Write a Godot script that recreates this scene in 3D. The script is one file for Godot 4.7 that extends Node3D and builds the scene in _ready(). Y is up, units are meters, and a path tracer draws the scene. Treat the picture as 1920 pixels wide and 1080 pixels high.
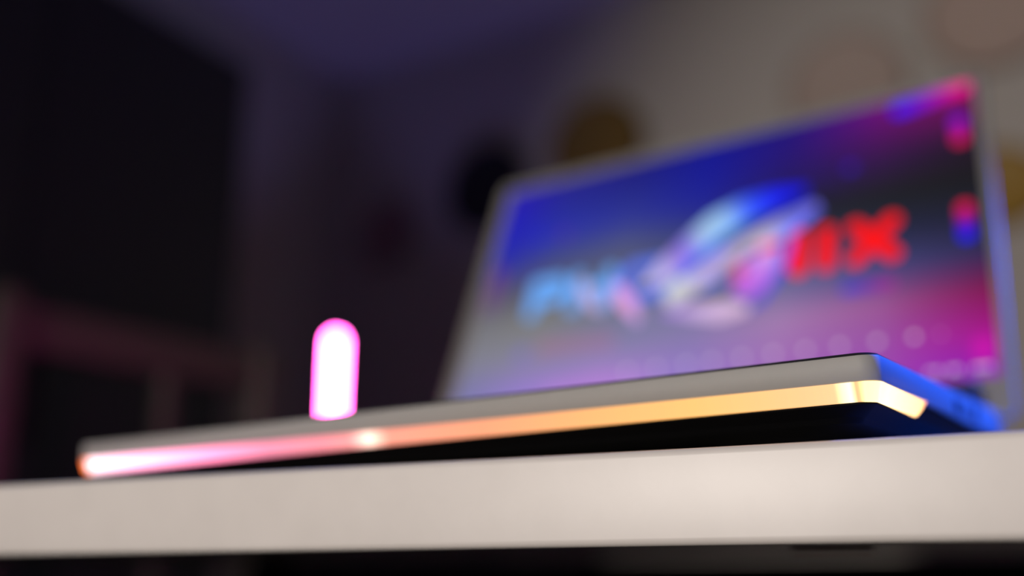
extends Node3D
# A gaming laptop with a glowing light bar on a white desk, seen from just below the desk top in a dim room at night.

const CAM := Vector3(0, 0.705, 0)
const DESK_TOP := 0.7349
const CORNER := Vector3(-0.05633, 0.75894, -0.26598)     # near top corner of the laptop base
const TILT := 3.3                                         # the laptop rises towards its rear
const W := 0.354
const LID_W := 0.3538
const LID_L := 0.2463
const HINGE_Z := -0.2454
const LID_ANGLE := 63.35
const ROOM_YAW := 3.4
var room := Transform3D(Basis(Vector3.UP, deg_to_rad(ROOM_YAW)), Vector3.ZERO)
var used := {}


# ---------------------------------------------------------------- helpers
func numbered(called: String) -> String:
	used[called] = used.get(called, -1) + 1
	return called if used[called] == 0 else "%s_%03d" % [called, used[called]]

func thing(called: String, label: String, category: String, xf := Transform3D.IDENTITY, group := "") -> Node3D:
	var o := Node3D.new()
	o.name = numbered(called)
	o.transform = xf
	add_child(o)
	o.set_meta("label", label)
	o.set_meta("category", category)
	if group:
		o.set_meta("group", group)
	return o

func part(called: String, mesh: Mesh, m: Material, parent: Node3D, xf := Transform3D.IDENTITY, label := "") -> MeshInstance3D:
	var o := MeshInstance3D.new()
	o.name = called
	o.mesh = mesh
	o.material_override = m
	o.transform = xf
	parent.add_child(o, true)
	if label:
		o.set_meta("label", label)
	return o

func struct(called: String, mesh: Mesh, m: Material, xf: Transform3D, label: String, category: String) -> void:
	var o := part(called, mesh, m, self, xf, label)
	o.set_meta("kind", "structure")
	o.set_meta("category", category)

func mat(c: Color, rough := 0.6, metal := 0.0, spec := 0.5) -> StandardMaterial3D:
	var m := StandardMaterial3D.new()
	m.albedo_color = c
	m.roughness = rough
	m.metallic = metal
	m.metallic_specular = spec
	return m

func glow(c: Color, energy: float) -> StandardMaterial3D:
	var m := mat(Color(0.8, 0.8, 0.8), 0.4)
	m.emission_enabled = true
	m.emission = c
	m.emission_energy_multiplier = energy
	return m

func noise_tex(freq: float, a: Color, b: Color, s := 5, w := 256, stretch := 1) -> NoiseTexture2D:
	var n := FastNoiseLite.new()
	n.seed = s
	n.frequency = freq
	n.fractal_octaves = 4
	var t := NoiseTexture2D.new()
	t.width = w
	t.height = w * stretch
	t.seamless = true
	t.noise = n
	var g := Gradient.new()
	g.set_color(0, a)
	g.set_color(1, b)
	t.color_ramp = g
	return t

func textured(a: Color, b: Color, freq: float, scale: Vector3, rough: float, s := 5) -> StandardMaterial3D:
	var m := mat(Color.WHITE, rough)
	m.albedo_texture = noise_tex(freq, a, b, s)
	m.uv1_triplanar = true
	m.uv1_scale = scale
	return m

# a rounded rectangle in the xz plane: x0..x1, z0..z1 (z0 the rear), corner radius r
func rring(x0: float, x1: float, z0: float, z1: float, r: float, y: float, seg := 6) -> PackedVector3Array:
	var p := PackedVector3Array()
	r = maxf(r, 0.00005)
	var cs := [Vector2(x1 - r, z1 - r), Vector2(x0 + r, z1 - r), Vector2(x0 + r, z0 + r), Vector2(x1 - r, z0 + r)]
	for k in 4:
		for i in seg + 1:
			var a := PI / 2 * (k + float(i) / seg)
			p.append(Vector3(cs[k].x + cos(a) * r, y, cs[k].y + sin(a) * r))
	return p

func tri(st: SurfaceTool, a: Vector3, b: Vector3, c: Vector3, out: Vector3) -> void:
	if (a - c).cross(a - b).dot(out) < 0.0:
		var t := b
		b = c
		c = t
	for v: Vector3 in [a, b, c]:
		st.add_vertex(v)

# joins rings; groups: smoothing group of each band; caps close the ends
func loft(rings: Array, groups: Array, cap_start := true, cap_end := true) -> ArrayMesh:
	var st := SurfaceTool.new()
	st.begin(Mesh.PRIMITIVE_TRIANGLES)
	var mids := []
	for r in rings:
		var c := Vector3.ZERO
		for v in r:
			c += v
		mids.append(c / r.size())
	for k in rings.size() - 1:
		st.set_smooth_group(groups[k % groups.size()])
		var a: PackedVector3Array = rings[k]
		var b: PackedVector3Array = rings[k + 1]
		for i in a.size():
			var j := (i + 1) % a.size()
			var out: Vector3 = (a[i] + a[j] + b[i] + b[j]) / 4.0 - (mids[k] + mids[k + 1]) / 2.0
			if out.dot(out) < 1e-14:
				out = mids[k + 1] - mids[k]
			# bands that are nearly flat face along the loft, not away from its axis
			var n := (a[i] - b[j]).cross(a[j] - b[i])
			if absf(n.normalized().dot(out.normalized())) < 0.02:
				out = mids[k + 1] - mids[k] if k >= rings.size() / 2 else mids[k] - mids[k + 1]
			tri(st, a[i], a[j], b[j], out)
			tri(st, a[i], b[j], b[i], out)
	for e in [[0, cap_start], [rings.size() - 1, cap_end]]:
		if e[1]:
			st.set_smooth_group(90 + e[0])
			var r: PackedVector3Array = rings[e[0]]
			var out: Vector3 = mids[0] - mids[-1] if e[0] == 0 else mids[-1] - mids[0]
			for i in r.size():
				tri(st, mids[e[0]], r[i], r[(i + 1) % r.size()], out)
	st.generate_normals()
	return st.commit()

# a slab with rounded plan corners (rc) and rounded upper and lower edges (re), lying in xz
func slab(w: float, d: float, h: float, rc: float, re: float, seg := 5) -> ArrayMesh:
	var rings := []
	for half in 2:
		for i in seg + 1:
			var a := PI / 2 * i / seg
			if half == 1:
				a = PI / 2 - a
			var ins := re * (1.0 - sin(a))
			var y := re * (1.0 - cos(a)) if half == 0 else h - re * (1.0 - cos(a))
			rings.append(rring(-w / 2 + ins, w / 2 - ins, -d / 2 + ins, d / 2 - ins, maxf(rc - ins, 0.0001), y, 6))
	return loft(rings, [1])

func box(x: float, y: float, z: float) -> ArrayMesh:
	return slab(x, z, y, minf(x, z) * 0.08, minf(minf(x, y), z) * 0.08, 2)

# a body of revolution about y; profile of (radius, y) from bottom to top
func lathe(profile: Array, n := 32) -> ArrayMesh:
	var rings := []
	for q in profile:
		var r := PackedVector3Array()
		for i in n:
			r.append(Vector3(q.x * cos(TAU * i / n), q.y, q.x * sin(TAU * i / n)))
		rings.append(r)
	return loft(rings, [1])

# a bar between two points with a rounded rectangular section
func bar(a: Vector3, b: Vector3, w: float, t: float, side := Vector3(1, 0, 0)) -> ArrayMesh:
	var dir := (b - a).normalized()
	var x := (side - dir * side.dot(dir)).normalized()
	var z := x.cross(dir)
	var rings := []
	for q in [[0.0, 0.8], [0.02, 1.0], [0.98, 1.0], [1.0, 0.8]]:
		var ring := PackedVector3Array()
		for v in rring(-w / 2 * q[1], w / 2 * q[1], -t / 2 * q[1], t / 2 * q[1], minf(w, t) * 0.3, 0.0, 4):
			ring.append(a.lerp(b, q[0]) + x * v.x + z * v.z)
		rings.append(ring)
	return loft(rings, [1, 2, 3])

func gradient_texture(stops: Array) -> GradientTexture2D:
	var g := Gradient.new()
	var at := PackedFloat32Array()
	var cs := PackedColorArray()
	for s in stops:
		at.append(s[0])
		cs.append(s[1])
	g.offsets = at
	g.colors = cs
	var t := GradientTexture2D.new()
	t.gradient = g
	t.width = 1024
	t.height = 4
	return t

func c8(r: float, g: float, b: float) -> Color:
	return Color(r / 255.0, g / 255.0, b / 255.0)


# ---------------------------------------------------------------- the picture on the laptop's screen
const SS := Vector2(0.03, 0.985)       # the screen's edges as shares of the lid's width
const ST := Vector2(0.088, 0.958)      # and of its length
const PX := Vector2i(560, 340)
var shot: Image

func to_px(p: Vector2) -> Vector2:
	return Vector2((p.x - SS.x) / (SS.y - SS.x) * PX.x, (ST.y - p.y) / (ST.y - ST.x) * PX.y)

func over(x: int, y: int, c: Color, share: float) -> void:
	shot.set_pixel(x, y, shot.get_pixel(x, y).lerp(c, share))

# a filled outline whose colour runs through cols from a to b
func blob(points: Array, cols: Array, a: Vector2, b: Vector2, share := 1.0) -> void:
	var pp := PackedVector2Array()
	var lo := Vector2(1e9, 1e9)
	var hi := -lo
	for q in points:
		var v := to_px(q)
		pp.append(v)
		lo = lo.min(v)
		hi = hi.max(v)
	a = to_px(a)
	b = to_px(b)
	for y in range(maxi(0, int(lo.y)), mini(PX.y, int(hi.y) + 2)):
		for x in range(maxi(0, int(lo.x)), mini(PX.x, int(hi.x) + 2)):
			var v := Vector2(x + 0.5, y + 0.5)
			if Geometry2D.is_point_in_polygon(v, pp):
				var k := clampf((v - a).dot(b - a) / (b - a).length_squared(), 0.0, 0.9999) * (cols.size() - 1)
				over(x, y, cols[int(k)].lerp(cols[int(k) + 1], k - int(k)), share)

# a round-ended stroke from a to b, radius in pixels of the picture
func pill(a: Vector2, b: Vector2, r: float, ca: Color, cb: Color, share := 1.0, soft := 1.0) -> void:
	a = to_px(a)
	b = to_px(b)
	for y in range(maxi(0, int(minf(a.y, b.y) - r - soft)), mini(PX.y, int(maxf(a.y, b.y) + r + soft) + 2)):
		for x in range(maxi(0, int(minf(a.x, b.x) - r - soft)), mini(PX.x, int(maxf(a.x, b.x) + r + soft) + 2)):
			var v := Vector2(x + 0.5, y + 0.5)
			var k := clampf((v - a).dot(b - a) / maxf((b - a).length_squared(), 0.001), 0.0, 1.0)
			var e := clampf((r + soft - v.distance_to(a.lerp(b, k))) / (2.0 * soft), 0.0, 1.0)
			if e > 0.0:
				over(x, y, ca.lerp(cb, k), e * share)

func letters() -> void:
	var y0 := 0.447
	var y1 := 0.547
	var blue := c8(105, 172, 255)
	var blue2 := c8(92, 118, 240)
	var red := Color(1.0, 0.02, 0.05)
	var r := 8.6
	var strokes := {
		"P": [[0, 0, 0, 1], [0, 1, .8, 1], [.8, 1, 1, .85], [1, .85, 1, .6], [1, .6, .8, .45], [.8, .45, 0, .45]],
		"H": [[0, 0, 0, 1], [1, 0, 1, 1], [0, .5, 1, .5]],
		"O": [[.2, 0, 0, .2], [0, .2, 0, .8], [0, .8, .2, 1], [.2, 1, .8, 1], [.8, 1, 1, .8], [1, .8, 1, .2], [1, .2, .8, 0], [.8, 0, .2, 0]],
		"E": [[0, 0, 0, 1], [0, 1, 1, 1], [0, .5, .85, .5], [0, 0, 1, 0]],
		"N": [[0, 0, 0, 1], [0, 1, 1, 0], [1, 0, 1, 1]],
		"I": [[0, 0, 0, 1]],
		"X": [[0, 0, 1, 1], [0, 1, 1, 0]],
	}
	for l in [["P", .163, .222, blue], ["H", .257, .327, blue], ["O", .362, .442, blue2], ["E", .48, .545, blue2], ["N", .635, .694, red], ["I", .739, .739, red], ["X", .787, .845, red]]:
		for q in strokes[l[0]]:
			var a := Vector2(lerpf(l[1], l[2], q[0]), lerpf(y0, y1, q[1]))
			var b := Vector2(lerpf(l[1], l[2], q[2]), lerpf(y0, y1, q[3]))
			pill(a, b, r, l[3], l[3], 1.0 if l[3] == red else 0.92)

func screen_picture() -> ImageTexture:
	# the wallpaper: soft clouds of blue, violet and magenta, with the grey haze over the screen painted in; rows from the top, columns from the left
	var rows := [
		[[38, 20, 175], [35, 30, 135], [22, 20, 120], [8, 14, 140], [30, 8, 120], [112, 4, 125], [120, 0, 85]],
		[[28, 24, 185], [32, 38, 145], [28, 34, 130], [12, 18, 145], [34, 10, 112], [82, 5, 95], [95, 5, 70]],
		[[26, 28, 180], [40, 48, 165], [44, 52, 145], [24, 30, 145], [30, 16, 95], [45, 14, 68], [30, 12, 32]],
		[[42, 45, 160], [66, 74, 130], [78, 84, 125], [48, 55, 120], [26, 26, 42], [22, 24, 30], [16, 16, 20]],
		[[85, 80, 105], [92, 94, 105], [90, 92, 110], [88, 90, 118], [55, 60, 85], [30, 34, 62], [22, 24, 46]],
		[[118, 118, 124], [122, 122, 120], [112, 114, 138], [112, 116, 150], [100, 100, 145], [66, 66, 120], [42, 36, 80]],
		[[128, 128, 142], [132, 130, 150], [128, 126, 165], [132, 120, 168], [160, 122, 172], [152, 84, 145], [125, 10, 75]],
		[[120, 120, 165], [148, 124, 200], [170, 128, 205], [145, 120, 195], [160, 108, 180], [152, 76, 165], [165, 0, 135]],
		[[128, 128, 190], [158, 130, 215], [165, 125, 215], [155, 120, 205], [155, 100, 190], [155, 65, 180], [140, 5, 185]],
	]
	shot = Image.create_empty(PX.x, PX.y, false, Image.FORMAT_RGBA8)
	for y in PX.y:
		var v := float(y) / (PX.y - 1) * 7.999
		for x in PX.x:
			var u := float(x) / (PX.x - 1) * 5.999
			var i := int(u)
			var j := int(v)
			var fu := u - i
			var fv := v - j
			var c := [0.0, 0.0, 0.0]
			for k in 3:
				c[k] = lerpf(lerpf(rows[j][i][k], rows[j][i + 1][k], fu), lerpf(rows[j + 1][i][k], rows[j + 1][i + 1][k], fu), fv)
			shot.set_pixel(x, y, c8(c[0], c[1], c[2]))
	letters()
	# dim glowing bars and dots of the wallpaper
	pill(Vector2(.864, .917), Vector2(.962, .942), 9.5, Color(.22, .06, 1), Color(1, 0, .55))
	pill(Vector2(.955, .83), Vector2(.956, .765), 7.0, c8(115, 0, 215), c8(225, 0, 85))
	pill(Vector2(.955, .545), Vector2(.955, .465), 7.0, c8(235, 0, 70), c8(10, 0, 255))
	pill(Vector2(.775, .363), Vector2(.838, .36), 6.5, c8(65, 60, 205), c8(160, 35, 140), 0.85)
	pill(Vector2(.057, .62), Vector2(.055, .5), 8, c8(145, 55, 125), c8(125, 75, 135), 0.6, 4)
	pill(Vector2(.777, .748), Vector2(.777, .748), 6, c8(50, 8, 190), c8(50, 8, 190), 0.8, 2)
	pill(Vector2(.201, .725), Vector2(.201, .725), 7, c8(90, 40, 165), c8(90, 40, 165), 0.7, 3)
	pill(Vector2(.14, .735), Vector2(.14, .735), 9, c8(30, 40, 205), c8(30, 40, 205), 0.6, 4)
	pill(Vector2(.21, .32), Vector2(.35, .312), 9, c8(168, 112, 140), c8(168, 112, 150), 0.55, 4)
	pill(Vector2(.165, .305), Vector2(.165, .305), 9, c8(125, 110, 205), c8(125, 110, 205), 0.6, 4)
	pill(Vector2(.965, .165), Vector2(.965, .15), 9, c8(215, 0, 175), c8(215, 0, 175), 0.7, 5)
	pill(Vector2(.25, .165), Vector2(.42, .165), 12, c8(190, 130, 220), c8(190, 130, 220), 0.5, 8)
	# the eye emblem with its two feathers
	blob([Vector2(.669, .565), Vector2(.683, .56), Vector2(.672, .45), Vector2(.635, .357), Vector2(.606, .34), Vector2(.638, .404), Vector2(.652, .482)], [c8(85, 90, 235), c8(70, 75, 205)], Vector2(.68, .56), Vector2(.61, .34))
	blob([Vector2(.397, .473), Vector2(.432, .553), Vector2(.48, .63), Vector2(.518, .683), Vector2(.579, .723), Vector2(.639, .731), Vector2(.703, .72), Vector2(.699, .688), Vector2(.651, .67), Vector2(.593, .642), Vector2(.535, .593), Vector2(.488, .527), Vector2(.45, .479)],
		[c8(210, 195, 220), c8(200, 185, 225), c8(140, 110, 235), c8(165, 200, 235), c8(150, 195, 245), c8(50, 85, 255), c8(15, 30, 255), c8(0, 8, 215)], Vector2(.40, .47), Vector2(.70, .71))
	blob([Vector2(.45, .479), Vector2(.488, .527), Vector2(.535, .593), Vector2(.593, .642), Vector2(.651, .67), Vector2(.648, .658), Vector2(.595, .622), Vector2(.543, .572), Vector2(.49, .505)], [c8(60, 60, 235), c8(30, 110, 240), c8(30, 120, 235), c8(40, 20, 220)], Vector2(.45, .48), Vector2(.65, .66))
	blob([Vector2(.451, .409), Vector2(.491, .481), Vector2(.544, .536), Vector2(.596, .581), Vector2(.653, .627), Vector2(.718, .657), Vector2(.728, .628), Vector2(.692, .577), Vector2(.655, .548), Vector2(.627, .547), Vector2(.598, .536), Vector2(.571, .501), Vector2(.543, .466), Vector2(.496, .419), Vector2(.469, .381)],
		[c8(190, 180, 220), c8(215, 205, 215), c8(195, 170, 220), c8(205, 190, 225), c8(200, 190, 225), c8(120, 125, 255), c8(110, 105, 240)], Vector2(.45, .40), Vector2(.725, .645))
	blob([Vector2(.447, .445), Vector2(.475, .486), Vector2(.492, .467), Vector2(.48, .432), Vector2(.456, .411)], [c8(215, 220, 215), c8(215, 225, 215)], Vector2(.45, .42), Vector2(.48, .48))
	blob([Vector2(.58, .476), Vector2(.599, .514), Vector2(.651, .532), Vector2(.66, .485), Vector2(.638, .405), Vector2(.606, .378), Vector2(.578, .409)], [c8(215, 170, 245), c8(195, 115, 230), c8(180, 90, 230)], Vector2(.64, .53), Vector2(.59, .38))
	blob([Vector2(.576, .491), Vector2(.592, .506), Vector2(.599, .475), Vector2(.596, .434), Vector2(.579, .442)], [c8(225, 95, 150), c8(215, 85, 145)], Vector2(.58, .5), Vector2(.59, .43))
	blob([Vector2(.49, .405), Vector2(.53, .43), Vector2(.575, .44), Vector2(.575, .405), Vector2(.54, .395)], [c8(95, 90, 95), c8(105, 100, 105)], Vector2(.49, .4), Vector2(.57, .43))
	blob([Vector2(.442, .386), Vector2(.509, .384), Vector2(.568, .382), Vector2(.612, .36), Vector2(.608, .336), Vector2(.562, .321), Vector2(.502, .344), Vector2(.449, .372)], [c8(150, 110, 215), c8(205, 175, 225), c8(220, 185, 215)], Vector2(.44, .38), Vector2(.6, .34))
	blob([Vector2(.255, .531), Vector2(.274, .532), Vector2(.309, .461), Vector2(.329, .409), Vector2(.3, .424), Vector2(.277, .459)], [c8(190, 180, 225), c8(190, 170, 225)], Vector2(.26, .53), Vector2(.32, .41))
	blob([Vector2(.336, .499), Vector2(.355, .499), Vector2(.389, .436), Vector2(.412, .364), Vector2(.4, .354), Vector2(.374, .394), Vector2(.346, .447)], [c8(225, 165, 235), c8(240, 165, 225), c8(195, 160, 235)], Vector2(.34, .5), Vector2(.41, .36))
	# a row of pale icons, and the small ones at the right end of the bar along the bottom edge
	for s in [.40, .455, .51, .555, .607, .659, .711, .764, .82, .873]:
		pill(Vector2(s, .207), Vector2(s, .207), 2.9, c8(235, 225, 235), c8(235, 225, 235))
	pill(Vector2(.91, .206), Vector2(.91, .206), 1.8, c8(215, 140, 200), c8(215, 140, 200))
	for s in [.893, .903, .921, .929, .954, .962, .97]:
		pill(Vector2(s, .113), Vector2(s, .113), 2.3, c8(215, 215, 230), c8(215, 215, 230))
	return ImageTexture.create_from_image(shot)


# ---------------------------------------------------------------- things
func laptop() -> void:
	var bas := Basis(Vector3.RIGHT, deg_to_rad(TILT))
	var t := thing("laptop", "open grey laptop with a glowing light bar round its front edge, on the white desk", "laptop",
		Transform3D(bas, CORNER + bas * Vector3(-W / 2, -0.024, 0)))
	var x := W / 2
	var d := 0.262
	var top := 0.024
	var grey := textured(c8(151, 149, 145), c8(155, 152, 148), 0.02, Vector3(30, 30, 30), 0.6, 3)
	var black := mat(c8(13, 13, 14), 0.55, 0.0, 0.1)
	var rubber := mat(c8(16, 16, 17), 0.7)
	var wedge := func(r: PackedVector3Array) -> PackedVector3Array:
		var p := PackedVector3Array()
		for v in r:
			p.append(v + Vector3(0, 0.022 * v.z, 0))
		return p
	var ring := func(ins: float, y: float, r := 0.0055) -> PackedVector3Array:
		return rring(-x + ins, x - ins, -d + ins, -ins, maxf(r - ins * 0.5, 0.001), y, 8)
	# upper shell: the side wall with its rounded upper edge
	part("upper_shell", loft([wedge.call(ring.call(0.0004, top - 0.0080)), wedge.call(ring.call(0.0, top - 0.0076)), ring.call(0.0, top - 0.0016), ring.call(0.0003, top - 0.0009)], [1, 1, 1], true, true), grey, t)
	part("deck", loft([ring.call(0.0003, top - 0.0009), ring.call(0.0008, top - 0.0003), ring.call(0.0018, top)], [1]), mat(c8(38, 37, 42), 0.35), t, Transform3D.IDENTITY, "dark keyboard deck with a rounded rim")
	part("lower_shell", loft([wedge.call(ring.call(0.030, top - 0.0195, 0.02)), wedge.call(ring.call(0.009, top - 0.0180, 0.011)), wedge.call(ring.call(0.0075, top - 0.0165, 0.010)), wedge.call(ring.call(0.0026, top - 0.0138)), wedge.call(ring.call(0.0018, top - 0.0081))], [1, 2, 3, 4]), black, t)
	# light bar: along the front and a little way round both corners
	var path := PackedVector3Array()
	var side := 0.066
	var r0 := 0.0056
	path.append(Vector3(-x, 0, -side))
	for i in 12:
		path.append(Vector3(-x, 0, lerpf(-side + 0.004, -r0, i / 12.0)))
	for i in 9:
		var a := PI - PI / 2 * i / 8.0
		path.append(Vector3(-x + r0 + cos(a) * r0, 0, -r0 + sin(a) * r0))
	for i in range(1, 60):
		path.append(Vector3(lerpf(-x + r0, x - r0, i / 60.0), 0, 0))
	for i in 9:
		var a := PI / 2 - PI / 2 * i / 8.0
		path.append(Vector3(x - r0 + cos(a) * r0, 0, -r0 + sin(a) * r0))
	for i in range(1, 13):
		path.append(Vector3(x, 0, lerpf(-r0, -side, i / 12.0)))
	var st := SurfaceTool.new()
	st.begin(Mesh.PRIMITIVE_TRIANGLES)
	var run := PackedFloat32Array([0.0])
	for i in range(1, path.size()):
		run.append(run[i - 1] + path[i].distance_to(path[i - 1]))
	var total := run[-1]
	var cols := []
	for i in path.size():
		var p := path[i]
		var dir := (path[mini(i + 1, path.size() - 1)] - path[maxi(i - 1, 0)]).normalized()
		var n := Vector3(-dir.z, 0, dir.x)
		if n.dot(p - Vector3(0, 0, -0.1)) < 0:
			n = -n
		# the ends are cut slantwise: the lower edge stops earlier
		var cut := clampf((run[i] - 0.0) / 0.008, 0.0, 1.0) * clampf((total - run[i]) / 0.008, 0.0, 1.0)
		var y0 := top - 0.00785 + 0.022 * p.z
		var y1 := y0 - 0.0056 * maxf(cut, 0.03)
		var q := [[y0, -0.0011], [y0 - 0.0002, -0.0001], [y1 + 0.0003, -0.0017 * cut], [y1, -0.0032]]
		var c := []
		for e in q:
			c.append(Vector3(p.x, e[0], p.z) + n * e[1])
		cols.append(c)
	for i in path.size() - 1:
		for k in 3:
			st.set_smooth_group(k + 1)
			for v in [[i, k], [i + 1, k], [i + 1, k + 1], [i, k], [i + 1, k + 1], [i, k + 1]]:
				st.set_uv(Vector2(run[v[0]] / total, (k + v[1]) / 6.0))
				st.add_vertex(cols[v[0]][v[1]])
	st.generate_normals()
	var bar_light := mat(c8(105, 102, 100), 0.3)
	bar_light.emission_enabled = true
	bar_light.emission = Color.WHITE
	bar_light.emission_operator = BaseMaterial3D.EMISSION_OP_MULTIPLY
	bar_light.emission_energy_multiplier = 3.4
	bar_light.emission_texture = gradient_texture([
		[0.0, c8(235, 85, 6)], [0.120, c8(235, 85, 6)], [0.144, c8(245, 105, 12)], [0.149, c8(255, 215, 225)], [0.216, c8(255, 165, 200)], [0.323, c8(220, 108, 145)], [0.388, c8(165, 84, 106)], [0.447, c8(160, 82, 92)], [0.475, c8(160, 90, 90)],
		[0.495, c8(205, 165, 150)], [0.515, c8(158, 90, 74)], [0.599, c8(150, 90, 60)], [0.684, c8(152, 103, 55)], [0.758, c8(155, 112, 56)], [0.824, c8(155, 116, 74)], [0.843, c8(158, 120, 80)], [0.847, c8(205, 170, 120)], [0.852, c8(220, 195, 145)], [0.8555, c8(150, 108, 66)],
		[0.860, c8(215, 180, 115)], [0.89, c8(230, 195, 130)], [0.985, c8(225, 172, 90)], [1.0, c8(190, 110, 30)]])
	part("light_bar", st.commit(), bar_light, t, Transform3D.IDENTITY, "glowing light bar running from pink at the left to warm yellow at the right")
	var bl := AreaLight3D.new()
	bl.name = "light_bar_glow"
	bl.light_color = Color(1, .6, .5)
	bl.light_energy = 0.0004
	bl.area_size = Vector2(W - 0.02, 0.004)
	bl.area_range = 3.0
	bl.area_attenuation = 2.0
	bl.shadow_enabled = true
	bl.transform = Transform3D(Basis(Vector3.RIGHT, -PI / 2 * 0.7) , Vector3(0, top - 0.0115, 0.0015))
	bl.transform.basis = Basis.looking_at(Vector3(0, -0.6, 1))
	t.add_child(bl)
	# feet down to the desk
	var slope := tan(deg_to_rad(TILT))
	for q in [[0.0, -0.040, 0.22], [-0.13, -0.235, 0.06], [0.13, -0.235, 0.06]]:
		var low: float = slope * q[1] + 0.0004
		var up: float = top - 0.0190 + 0.022 * q[1]
		part("rubber_foot", slab(q[2], 0.010, up - low, 0.004, 0.0006), rubber, t, Transform3D(Basis.IDENTITY, Vector3(q[0], low, q[1])))
	# ports in the right side, each a metal rim round a dark opening
	for q in [[-0.128, 0.0052, 0.013], [-0.150, 0.0030, 0.010], [-0.172, 0.0052, 0.013]]:
		var y: float = top - 0.0052 + 0.011 * q[0]
		part("port", slab(q[1], q[2], 0.0012, 0.001, 0.0002), rubber, t, Transform3D(Basis(Vector3.BACK, -PI / 2), Vector3(x - 0.0009, y, q[0])))
	# keyboard tray and touchpad, sunk in the deck
	part("keyboard_tray", slab(0.31, 0.115, 0.0006, 0.004, 0.0002), mat(c8(22, 22, 24), 0.5), t, Transform3D(Basis.IDENTITY, Vector3(0, top - 0.0002, -0.160)))
	part("touchpad", slab(0.13, 0.075, 0.0005, 0.004, 0.0002), mat(c8(48, 47, 52), 0.3), t, Transform3D(Basis.IDENTITY, Vector3(0, top - 0.0002, -0.052)))
	# the lid
	var lean := Basis(Vector3.RIGHT, -deg_to_rad(90.0 - LID_ANGLE))
	var lx := Transform3D(lean, Vector3(0.0091 - (LID_W - W) / 2 , top - 0.003, HINGE_Z))
	var flat := Transform3D(Basis(Vector3.RIGHT, PI / 2), Vector3(0, LID_L / 2, -0.0066))
	var lid := part("lid", slab(LID_W, LID_L, 0.0066, 0.006, 0.0012), mat(c8(128, 126, 122), 0.45), t, lx)
	lid.transform = lx * flat
	var sw := (SS.y - SS.x) * LID_W
	var sh := (ST.y - ST.x) * LID_L
	var s2 := SurfaceTool.new()
	s2.begin(Mesh.PRIMITIVE_TRIANGLES)
	var quad := [[-sw / 2, -sh / 2, 0, 1], [-sw / 2, sh / 2, 0, 0], [sw / 2, sh / 2, 1, 0], [-sw / 2, -sh / 2, 0, 1], [sw / 2, sh / 2, 1, 0], [sw / 2, -sh / 2, 1, 1]]
	for q in quad:
		s2.set_normal(Vector3(0, 0, 1))
		s2.set_uv(Vector2(q[2], q[3]))
		s2.add_vertex(Vector3(q[0], q[1], 0))
	var sm := mat(c8(14, 14, 16), 0.45)
	sm.emission_enabled = true
	sm.emission = Color.WHITE
	sm.emission_operator = BaseMaterial3D.EMISSION_OP_MULTIPLY
	sm.emission_energy_multiplier = 1.0
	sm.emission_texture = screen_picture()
	sm.texture_repeat = false
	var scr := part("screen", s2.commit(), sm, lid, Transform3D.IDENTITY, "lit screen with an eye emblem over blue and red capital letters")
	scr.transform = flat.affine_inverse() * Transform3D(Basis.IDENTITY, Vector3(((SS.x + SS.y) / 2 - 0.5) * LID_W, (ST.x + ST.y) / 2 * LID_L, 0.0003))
	var sl := OmniLight3D.new()
	sl.name = "screen_glow"
	sl.light_color = Color(.55, .45, 1)
	sl.light_energy = 0.0003
	sl.omni_range = 4.0
	sl.omni_attenuation = 2.0
	sl.light_size = 0.1
	sl.shadow_enabled = true
	sl.transform = lx * Transform3D(Basis.IDENTITY, Vector3(0, LID_L / 2, 0.03))
	t.add_child(sl, true)
	for hx in [-0.14, 0.160]:
		part("hinge", lathe([Vector2(0.0062, -0.012), Vector2(0.0075, -0.011), Vector2(0.0075, 0.011), Vector2(0.0062, 0.012)]), rubber, t, Transform3D(Basis(Vector3.BACK, PI / 2), Vector3(hx, top + 0.0060, HINGE_Z + 0.009)))


func desk() -> void:
	var yaw := deg_to_rad(9.1)
	var b := Basis(Vector3.UP, yaw)
	var front := Vector3(-0.0565, DESK_TOP, -0.2590)      # a point on the front edge, by the laptop's near corner
	var depth := 0.70
	var thick := 0.0262
	var wide := 1.5
	var t := thing("desk", "white desk with a rounded front edge and dark steel legs, carrying the laptop", "desk", Transform3D(b, Vector3(front.x, 0, front.z)))
	var white := textured(c8(214, 207, 201), c8(220, 213, 207), 0.02, Vector3(6, 6, 6), 0.40, 9)
	part("desktop", slab(wide, depth, thick, 0.003, 0.0022, 6), white, t, Transform3D(Basis.IDENTITY, Vector3(0.02, DESK_TOP - thick, -depth / 2)))
	var steel := mat(c8(36, 36, 38), 0.4, 0.6)
	for sx in [-0.66, 0.70]:
		for sz in [-0.08, -depth + 0.08]:
			part("leg", bar(Vector3(sx, 0, sz), Vector3(sx, DESK_TOP - thick, sz), 0.05, 0.05), steel, t)
	part("rail", bar(Vector3(-0.66, 0.685, -depth + 0.08), Vector3(0.70, 0.685, -depth + 0.08), 0.04, 0.03, Vector3.UP), steel, t)
	var copper_tone := mat(c8(225, 150, 100), 0.5)
	part("piece", slab(0.03, 0.02, 0.0015, 0.002, 0.0004), copper_tone, t, Transform3D(Basis.IDENTITY, Vector3(-0.03, DESK_TOP - thick - 0.0015, -0.15)), "small copper-coloured bracket under the top")  # thin copper-toned slab set against the underside of the desktop


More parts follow.
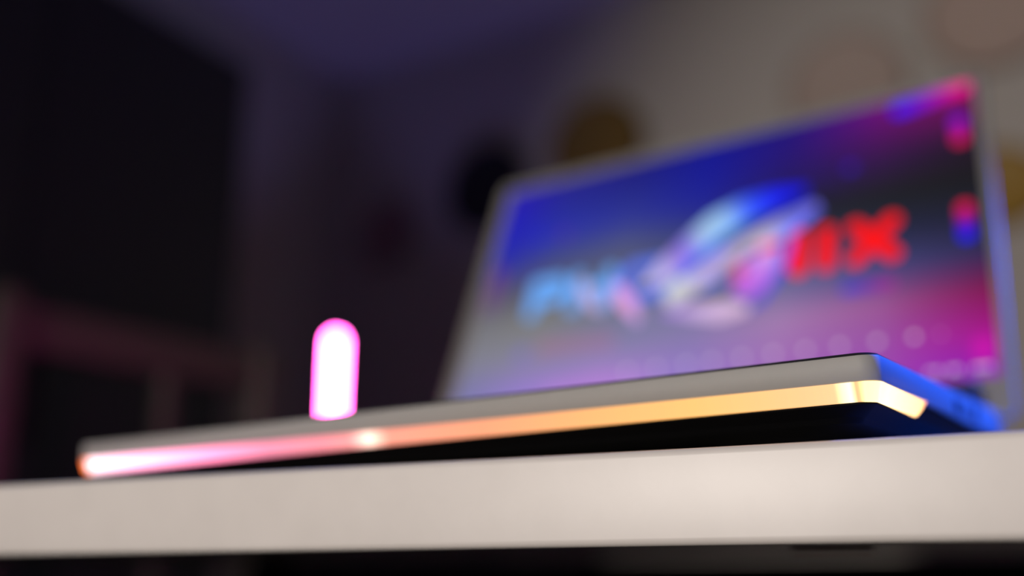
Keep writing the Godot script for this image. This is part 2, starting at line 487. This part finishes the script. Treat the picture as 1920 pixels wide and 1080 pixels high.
func tube_lamp() -> void:
	var t := thing("tube_lamp", "glowing pink upright tube lamp standing on the desk beyond the laptop's left side", "lamp", Transform3D(Basis.IDENTITY, Vector3(-0.5515, DESK_TOP, -0.581)))
	part("base", lathe([Vector2(0.030, 0.0), Vector2(0.032, 0.002), Vector2(0.032, 0.010), Vector2(0.028, 0.013), Vector2(0.012, 0.015), Vector2(0.012, 0.024)]), mat(c8(30, 30, 32), 0.4), t)
	var prof := [Vector2(0.0075, 0.020)]
	for i in 9:
		var a := PI / 2 * i / 8.0
		prof.append(Vector2(maxf(0.0075 * cos(a), 0.0001), 0.148 + 0.0075 * sin(a)))
	part("light_tube", lathe(prof), glow(Color(1.0, 0.33, 0.76), 36.0), t, Transform3D.IDENTITY, "glowing pink light tube")
	var o := OmniLight3D.new()
	o.name = "tube_light"
	o.light_color = Color(1, .2, .75)
	o.light_energy = 0.0003
	o.omni_range = 6.0
	o.omni_attenuation = 2.0
	o.light_size = 0.005
	o.shadow_enabled = true
	o.position = Vector3(0, 0.09, 0)
	t.add_child(o)


func blue_lamp() -> void:
	# stands on the desk to the right of the frame and lights the laptop's right side
	var at := Vector3(0.22, DESK_TOP, -0.66)
	var t := thing("desk_lamp", "blue reading lamp standing on the desk to the right of the laptop, outside the picture", "lamp", Transform3D(Basis.IDENTITY, at))
	var dark := mat(c8(30, 30, 32), 0.4)
	part("base", lathe([Vector2(0.06, 0.0), Vector2(0.062, 0.004), Vector2(0.058, 0.012), Vector2(0.001, 0.014)]), dark, t)
	part("stem", bar(Vector3(0.03, 0.010, 0), Vector3(0.03, 0.34, 0), 0.012, 0.012), dark, t)
	var aim := Transform3D(Basis.looking_at(Vector3(-0.05, 0.76, -0.40) - at - Vector3(0, 0.32, 0)), Vector3(0, 0.32, 0))
	var forward := aim * Transform3D(Basis(Vector3.RIGHT, -PI / 2), Vector3(0, 0, 0.05))
	part("shade", lathe([Vector2(0.012, 0.0), Vector2(0.02, 0.008), Vector2(0.032, 0.05), Vector2(0.030, 0.05), Vector2(0.018, 0.012), Vector2(0.001, 0.010)]), dark, t, forward)
	part("light_disc", lathe([Vector2(0.018, 0.030), Vector2(0.019, 0.031), Vector2(0.018, 0.032)]), glow(Color(.08, .3, 1), 1.0), t, forward)
	var o := SpotLight3D.new()
	o.name = "blue_light"
	o.light_color = Color(.06, .34, 1)
	o.light_energy = 0.9
	o.spot_range = 4.0
	o.spot_attenuation = 2.0
	o.spot_angle = 27.0
	o.spot_angle_attenuation = 0.6
	o.light_size = 0.02
	o.shadow_enabled = true
	o.transform = aim * Transform3D(Basis.IDENTITY, Vector3(0, 0, 0.014))
	t.add_child(o)


func chair() -> void:
	var t := thing("wooden_chair", "dark wooden chair with an open spindle back, standing at the left end of the desk", "chair", Transform3D(Basis.IDENTITY, Vector3(-1.03, 0, -0.745)))
	var wood := textured(c8(70, 72, 62), c8(84, 84, 72), 0.02, Vector3(4, 30, 4), 0.5, 21)
	var z0 := -0.19
	var z1 := 0.185
	for z in [z0, z1]:
		part("back_post", bar(Vector3(0.01, 0, z), Vector3(0, 1.0, z), 0.045, 0.04), wood, t)
		part("leg", bar(Vector3(-0.38, 0, z), Vector3(-0.38, 0.44, z), 0.04, 0.04), wood, t)
	part("top_rail", bar(Vector3(0, 0.962, z0), Vector3(0, 0.962, z1), 0.055, 0.026, Vector3.UP), wood, t)
	part("lower_rail", bar(Vector3(0.003, 0.60, z0), Vector3(0.003, 0.60, z1), 0.04, 0.022, Vector3.UP), wood, t)
	for z in [-0.035]:
		part("spindle", bar(Vector3(0.003, 0.60, z), Vector3(0, 0.95, z), 0.022, 0.022), wood, t)
	part("seat", slab(0.42, 0.42, 0.035, 0.03, 0.01), wood, t, Transform3D(Basis.IDENTITY, Vector3(-0.19, 0.43, 0)))


func wardrobe() -> void:
	# along the left wall
	var xf := room * Transform3D(Basis.IDENTITY, Vector3(-2.234, 0, -1.62))
	var t := thing("wardrobe", "tall black wardrobe standing along the left wall, reaching nearly to the ceiling", "wardrobe", xf)
	var dark := textured(c8(54, 57, 66), c8(60, 64, 74), 0.02, Vector3(2, 12, 2), 0.6, 4)
	var h := 1.955
	var d := 0.55
	var l := 1.65
	part("body", box(d - 0.022, h, l), dark, t, Transform3D(Basis.IDENTITY, Vector3((d - 0.022) / 2 + 0.004, 0, l / 2)))
	for k in 3:
		var dw := l / 3
		var door := part("door", box(0.02, h - 0.09, dw - 0.006), dark, t, Transform3D(Basis.IDENTITY, Vector3(d - 0.012, 0.07, dw * (k + 0.5))))
		part("handle", bar(Vector3(0.022, 0.85, dw / 2 - 0.05), Vector3(0.022, 1.05, dw / 2 - 0.05), 0.012, 0.012), mat(c8(40, 40, 42), 0.4, 0.8), door)


func discs() -> void:
	# round plates hung on the back wall: centre (along the wall, height), radius, colour
	var wall_z := -2.634
	for q in [
		[-1.575, 1.925, 0.158, c8(30, 29, 29), c8(38, 36, 36), "matte black round wall plate, partly behind the top left corner of the laptop lid"],
		[-1.165, 1.985, 0.165, c8(120, 94, 40), c8(136, 108, 48), "mustard brown round wall plate above the lid, beside the black plate"],
		[-0.050, 1.616, 0.110, c8(150, 118, 40), c8(170, 134, 50), "mustard yellow round wall plate at the right edge, just beyond the laptop lid"],
		[-0.390, 1.991, 0.165, c8(180, 163, 150), c8(188, 170, 158), "large dusty pink round wall plate above the lid's right half"],
		[-0.010, 2.105, 0.165, c8(186, 166, 154), c8(196, 174, 160), "pale brown round wall plate highest up in the top right corner"],
		[-1.990, 1.835, 0.12, c8(150, 120, 126), c8(160, 128, 132), "dull reddish round wall plate, farthest left on the wall by the corner"]]:
		var r: float = q[2]
		var t := thing("wall_plate", q[5], "wall plate", room * Transform3D(Basis(Vector3.RIGHT, PI / 2), Vector3(q[0], q[1], wall_z + 0.0005)), "round plates on the back wall")
		var m := textured(q[3], q[4], 0.03, Vector3(14, 14, 14), 0.6, 30 + int(r * 100))
		part("plate", lathe([Vector2(r * 0.55, 0.0), Vector2(r * 0.62, 0.004), Vector2(r * 0.9, 0.016), Vector2(r * 0.985, 0.022), Vector2(r, 0.024), Vector2(r * 0.985, 0.026), Vector2(r * 0.88, 0.021), Vector2(r * 0.6, 0.010), Vector2(0.001, 0.009)], 56), m, t)


func shell() -> void:
	var x0 := -2.234
	var x1 := 2.1
	var z0 := -2.634
	var z1 := 3.0
	var h := 2.5
	var paint := textured(c8(188, 183, 174), c8(193, 188, 179), 0.02, Vector3(3, 3, 3), 0.85, 7)
	var floor_m := textured(c8(70, 52, 40), c8(92, 70, 52), 0.02, Vector3(2, 2, 12), 0.5, 8)
	var cx := (x0 + x1) / 2
	var cz := (z0 + z1) / 2
	var w := x1 - x0
	var d := z1 - z0
	var at := func(x: float, y: float, z: float) -> Transform3D: return room * Transform3D(Basis.IDENTITY, Vector3(x, y, z))
	var plain := func(x: float, y: float, z: float) -> BoxMesh:
		var b := BoxMesh.new()
		b.size = Vector3(x, y, z)
		return b
	struct("floor", plain.call(w + 0.4, 0.1, d + 0.4), floor_m, at.call(cx, -0.05, cz), "dark wooden floor of the room", "floor")
	struct("ceiling", plain.call(w + 0.4, 0.1, d + 0.4), paint, at.call(cx, h + 0.05, cz), "pale ceiling lit violet above the room corner", "ceiling")
	struct("wall_back", plain.call(w + 0.4, h, 0.2), paint, at.call(cx, h / 2, z0 - 0.1), "pale back wall behind the laptop with round plates hung on it", "wall")
	struct("wall_left", plain.call(0.2, h, d), paint, at.call(x0 - 0.1, h / 2, cz), "pale left wall in shade behind the black wardrobe", "wall")
	struct("wall_right", plain.call(0.2, h, d), paint, at.call(x1 + 0.1, h / 2, cz), "pale right wall of the room", "wall")
	struct("wall_front", plain.call(w + 0.4, h, 0.2), paint, at.call(cx, h / 2, z1 + 0.1), "pale wall of the room behind the camera", "wall")


func studio_lamp(at: Vector3, target: Vector3) -> void:
	var t := thing("studio_lamp", "spotlight on a stand behind the camera, outside the picture", "lamp", Transform3D(Basis.IDENTITY, Vector3(at.x, 0, at.z)))
	var steel := mat(c8(30, 30, 32), 0.4, 0.5)
	part("stand", lathe([Vector2(0.18, 0.0), Vector2(0.18, 0.015), Vector2(0.016, 0.03), Vector2(0.012, at.y - 0.10), Vector2(0.012, at.y - 0.09)]), steel, t)
	var aim := Transform3D(Basis.looking_at(target - at), Vector3(0, at.y, 0))
	part("housing", lathe([Vector2(0.05, 0.0), Vector2(0.09, 0.03), Vector2(0.10, 0.2), Vector2(0.095, 0.2), Vector2(0.085, 0.04), Vector2(0.001, 0.03)]), steel, t, aim * Transform3D(Basis(Vector3.RIGHT, -PI / 2), Vector3(0, 0, 0.21)))
	part("light_disc", lathe([Vector2(0.075, 0.0), Vector2(0.08, 0.002), Vector2(0.078, 0.004)]), glow(Color(1, .92, .84), 3.0), t, aim * Transform3D(Basis(Vector3.RIGHT, -PI / 2), Vector3(0, 0, 0.12)))
	key.transform = Transform3D(Basis.looking_at(target - at), Vector3(0, at.y, 0)) * Transform3D(Basis.IDENTITY, Vector3(0, 0, -0.02))
	t.add_child(key)


func added_fill_lamp(at: Vector3) -> void:  # unseen lamp, added to lift the dark walls and furniture
	var t := thing("added_fill_lamp", "added globe lamp behind the camera that lifts the dark areas, outside the picture", "lamp", Transform3D(Basis.IDENTITY, at))
	part("cord", lathe([Vector2(0.003, 0.1), Vector2(0.003, 2.5 - at.y - 0.03), Vector2(0.05, 2.5 - at.y - 0.02), Vector2(0.05, 2.5 - at.y)]), mat(c8(30, 30, 32), 0.5), t)
	var ball := []
	for i in 13:
		ball.append(Vector2(maxf(0.1 * sin(PI * i / 12.0), 0.0002), -0.1 * cos(PI * i / 12.0)))
	part("light_globe", lathe(ball), glow(Color(.86, .9, 1), 0.6), t)
	t.add_child(fill)


func floor_lamp(at: Vector3) -> void:
	var t := thing("uplight", "violet uplight standing on the floor behind the desk, below the picture", "lamp", Transform3D(Basis.IDENTITY, at))
	part("housing", lathe([Vector2(0.06, 0.0), Vector2(0.07, 0.01), Vector2(0.07, 0.16), Vector2(0.066, 0.16), Vector2(0.06, 0.10), Vector2(0.001, 0.10)]), mat(c8(30, 30, 32), 0.4), t)
	part("light_disc", lathe([Vector2(0.055, 0.103), Vector2(0.058, 0.105), Vector2(0.056, 0.107)]), glow(Color(.35, .2, 1), 2.0), t)
	up.transform = Transform3D(Basis(Vector3.RIGHT, PI / 2), Vector3(0, 0.17, 0))
	t.add_child(up)


var key: SpotLight3D
var up: SpotLight3D
var fill: OmniLight3D

func _ready() -> void:
	# ---- camera
	var cam := Camera3D.new()
	cam.name = "camera"
	cam.fov = 33.216
	cam.near = 0.02
	cam.far = 50.0
	cam.transform = Transform3D(Basis(Vector3(0.83817, -0.00817, -0.54535), Vector3(0.15531, 0.96207, 0.22429), Vector3(0.52283, -0.27269, 0.80764)), CAM)
	var lens := CameraAttributesPhysical.new()
	lens.frustum_near = 0.02
	lens.frustum_far = 50.0
	lens.frustum_focal_length = 40.23
	lens.frustum_focus_distance = 0.264
	lens.exposure_aperture = 3.1
	cam.attributes = lens
	add_child(cam)
	cam.current = true
	# ---- surroundings: a closed room at night
	var env := Environment.new()
	env.background_mode = Environment.BG_COLOR
	env.background_color = Color.BLACK
	env.tonemap_mode = Environment.TONE_MAPPER_LINEAR
	env.tonemap_exposure = 1.0
	env.sdfgi_enabled = true
	env.ssao_enabled = true
	env.ssil_enabled = true
	var we := WorldEnvironment.new()
	we.name = "environment"
	we.environment = env
	add_child(we)
	# ---- the two large lamps and the added fill; the small ones are in their builders
	key = SpotLight3D.new()
	key.name = "key_light"
	key.light_color = Color(1.0, 0.96, 0.925)
	key.light_energy = 7.8
	key.spot_range = 12.0
	key.spot_attenuation = 2.0
	key.spot_angle = 18.0
	key.spot_angle_attenuation = 0.9
	key.light_size = 0.06
	key.shadow_enabled = true
	up = SpotLight3D.new()
	up.name = "violet_light"
	up.light_color = Color(0.56, 0.53, 1.0)
	up.light_energy = 0.6
	up.spot_range = 8.0
	up.spot_attenuation = 2.0
	up.spot_angle = 23.5
	up.spot_angle_attenuation = 0.4
	up.light_size = 0.05
	up.shadow_enabled = true

	fill = OmniLight3D.new()  # added fill, carried by the unseen globe
	fill.name = "fill_light"
	fill.light_color = Color(0.68, 0.78, 1.0)
	fill.light_energy = 0.17
	fill.omni_range = 12.0
	fill.omni_attenuation = 2.0
	fill.light_size = 0.08
	fill.shadow_enabled = true

	shell()
	desk()
	laptop()
	wardrobe()
	chair()
	tube_lamp()
	blue_lamp()
	discs()
	studio_lamp(Vector3(-0.2, 1.05, 2.75), Vector3(-0.16, 1.35, -2.6))
	added_fill_lamp(Vector3(0.9, 1.75, 1.3))
	floor_lamp(Vector3(-1.7, 0, -1.9))
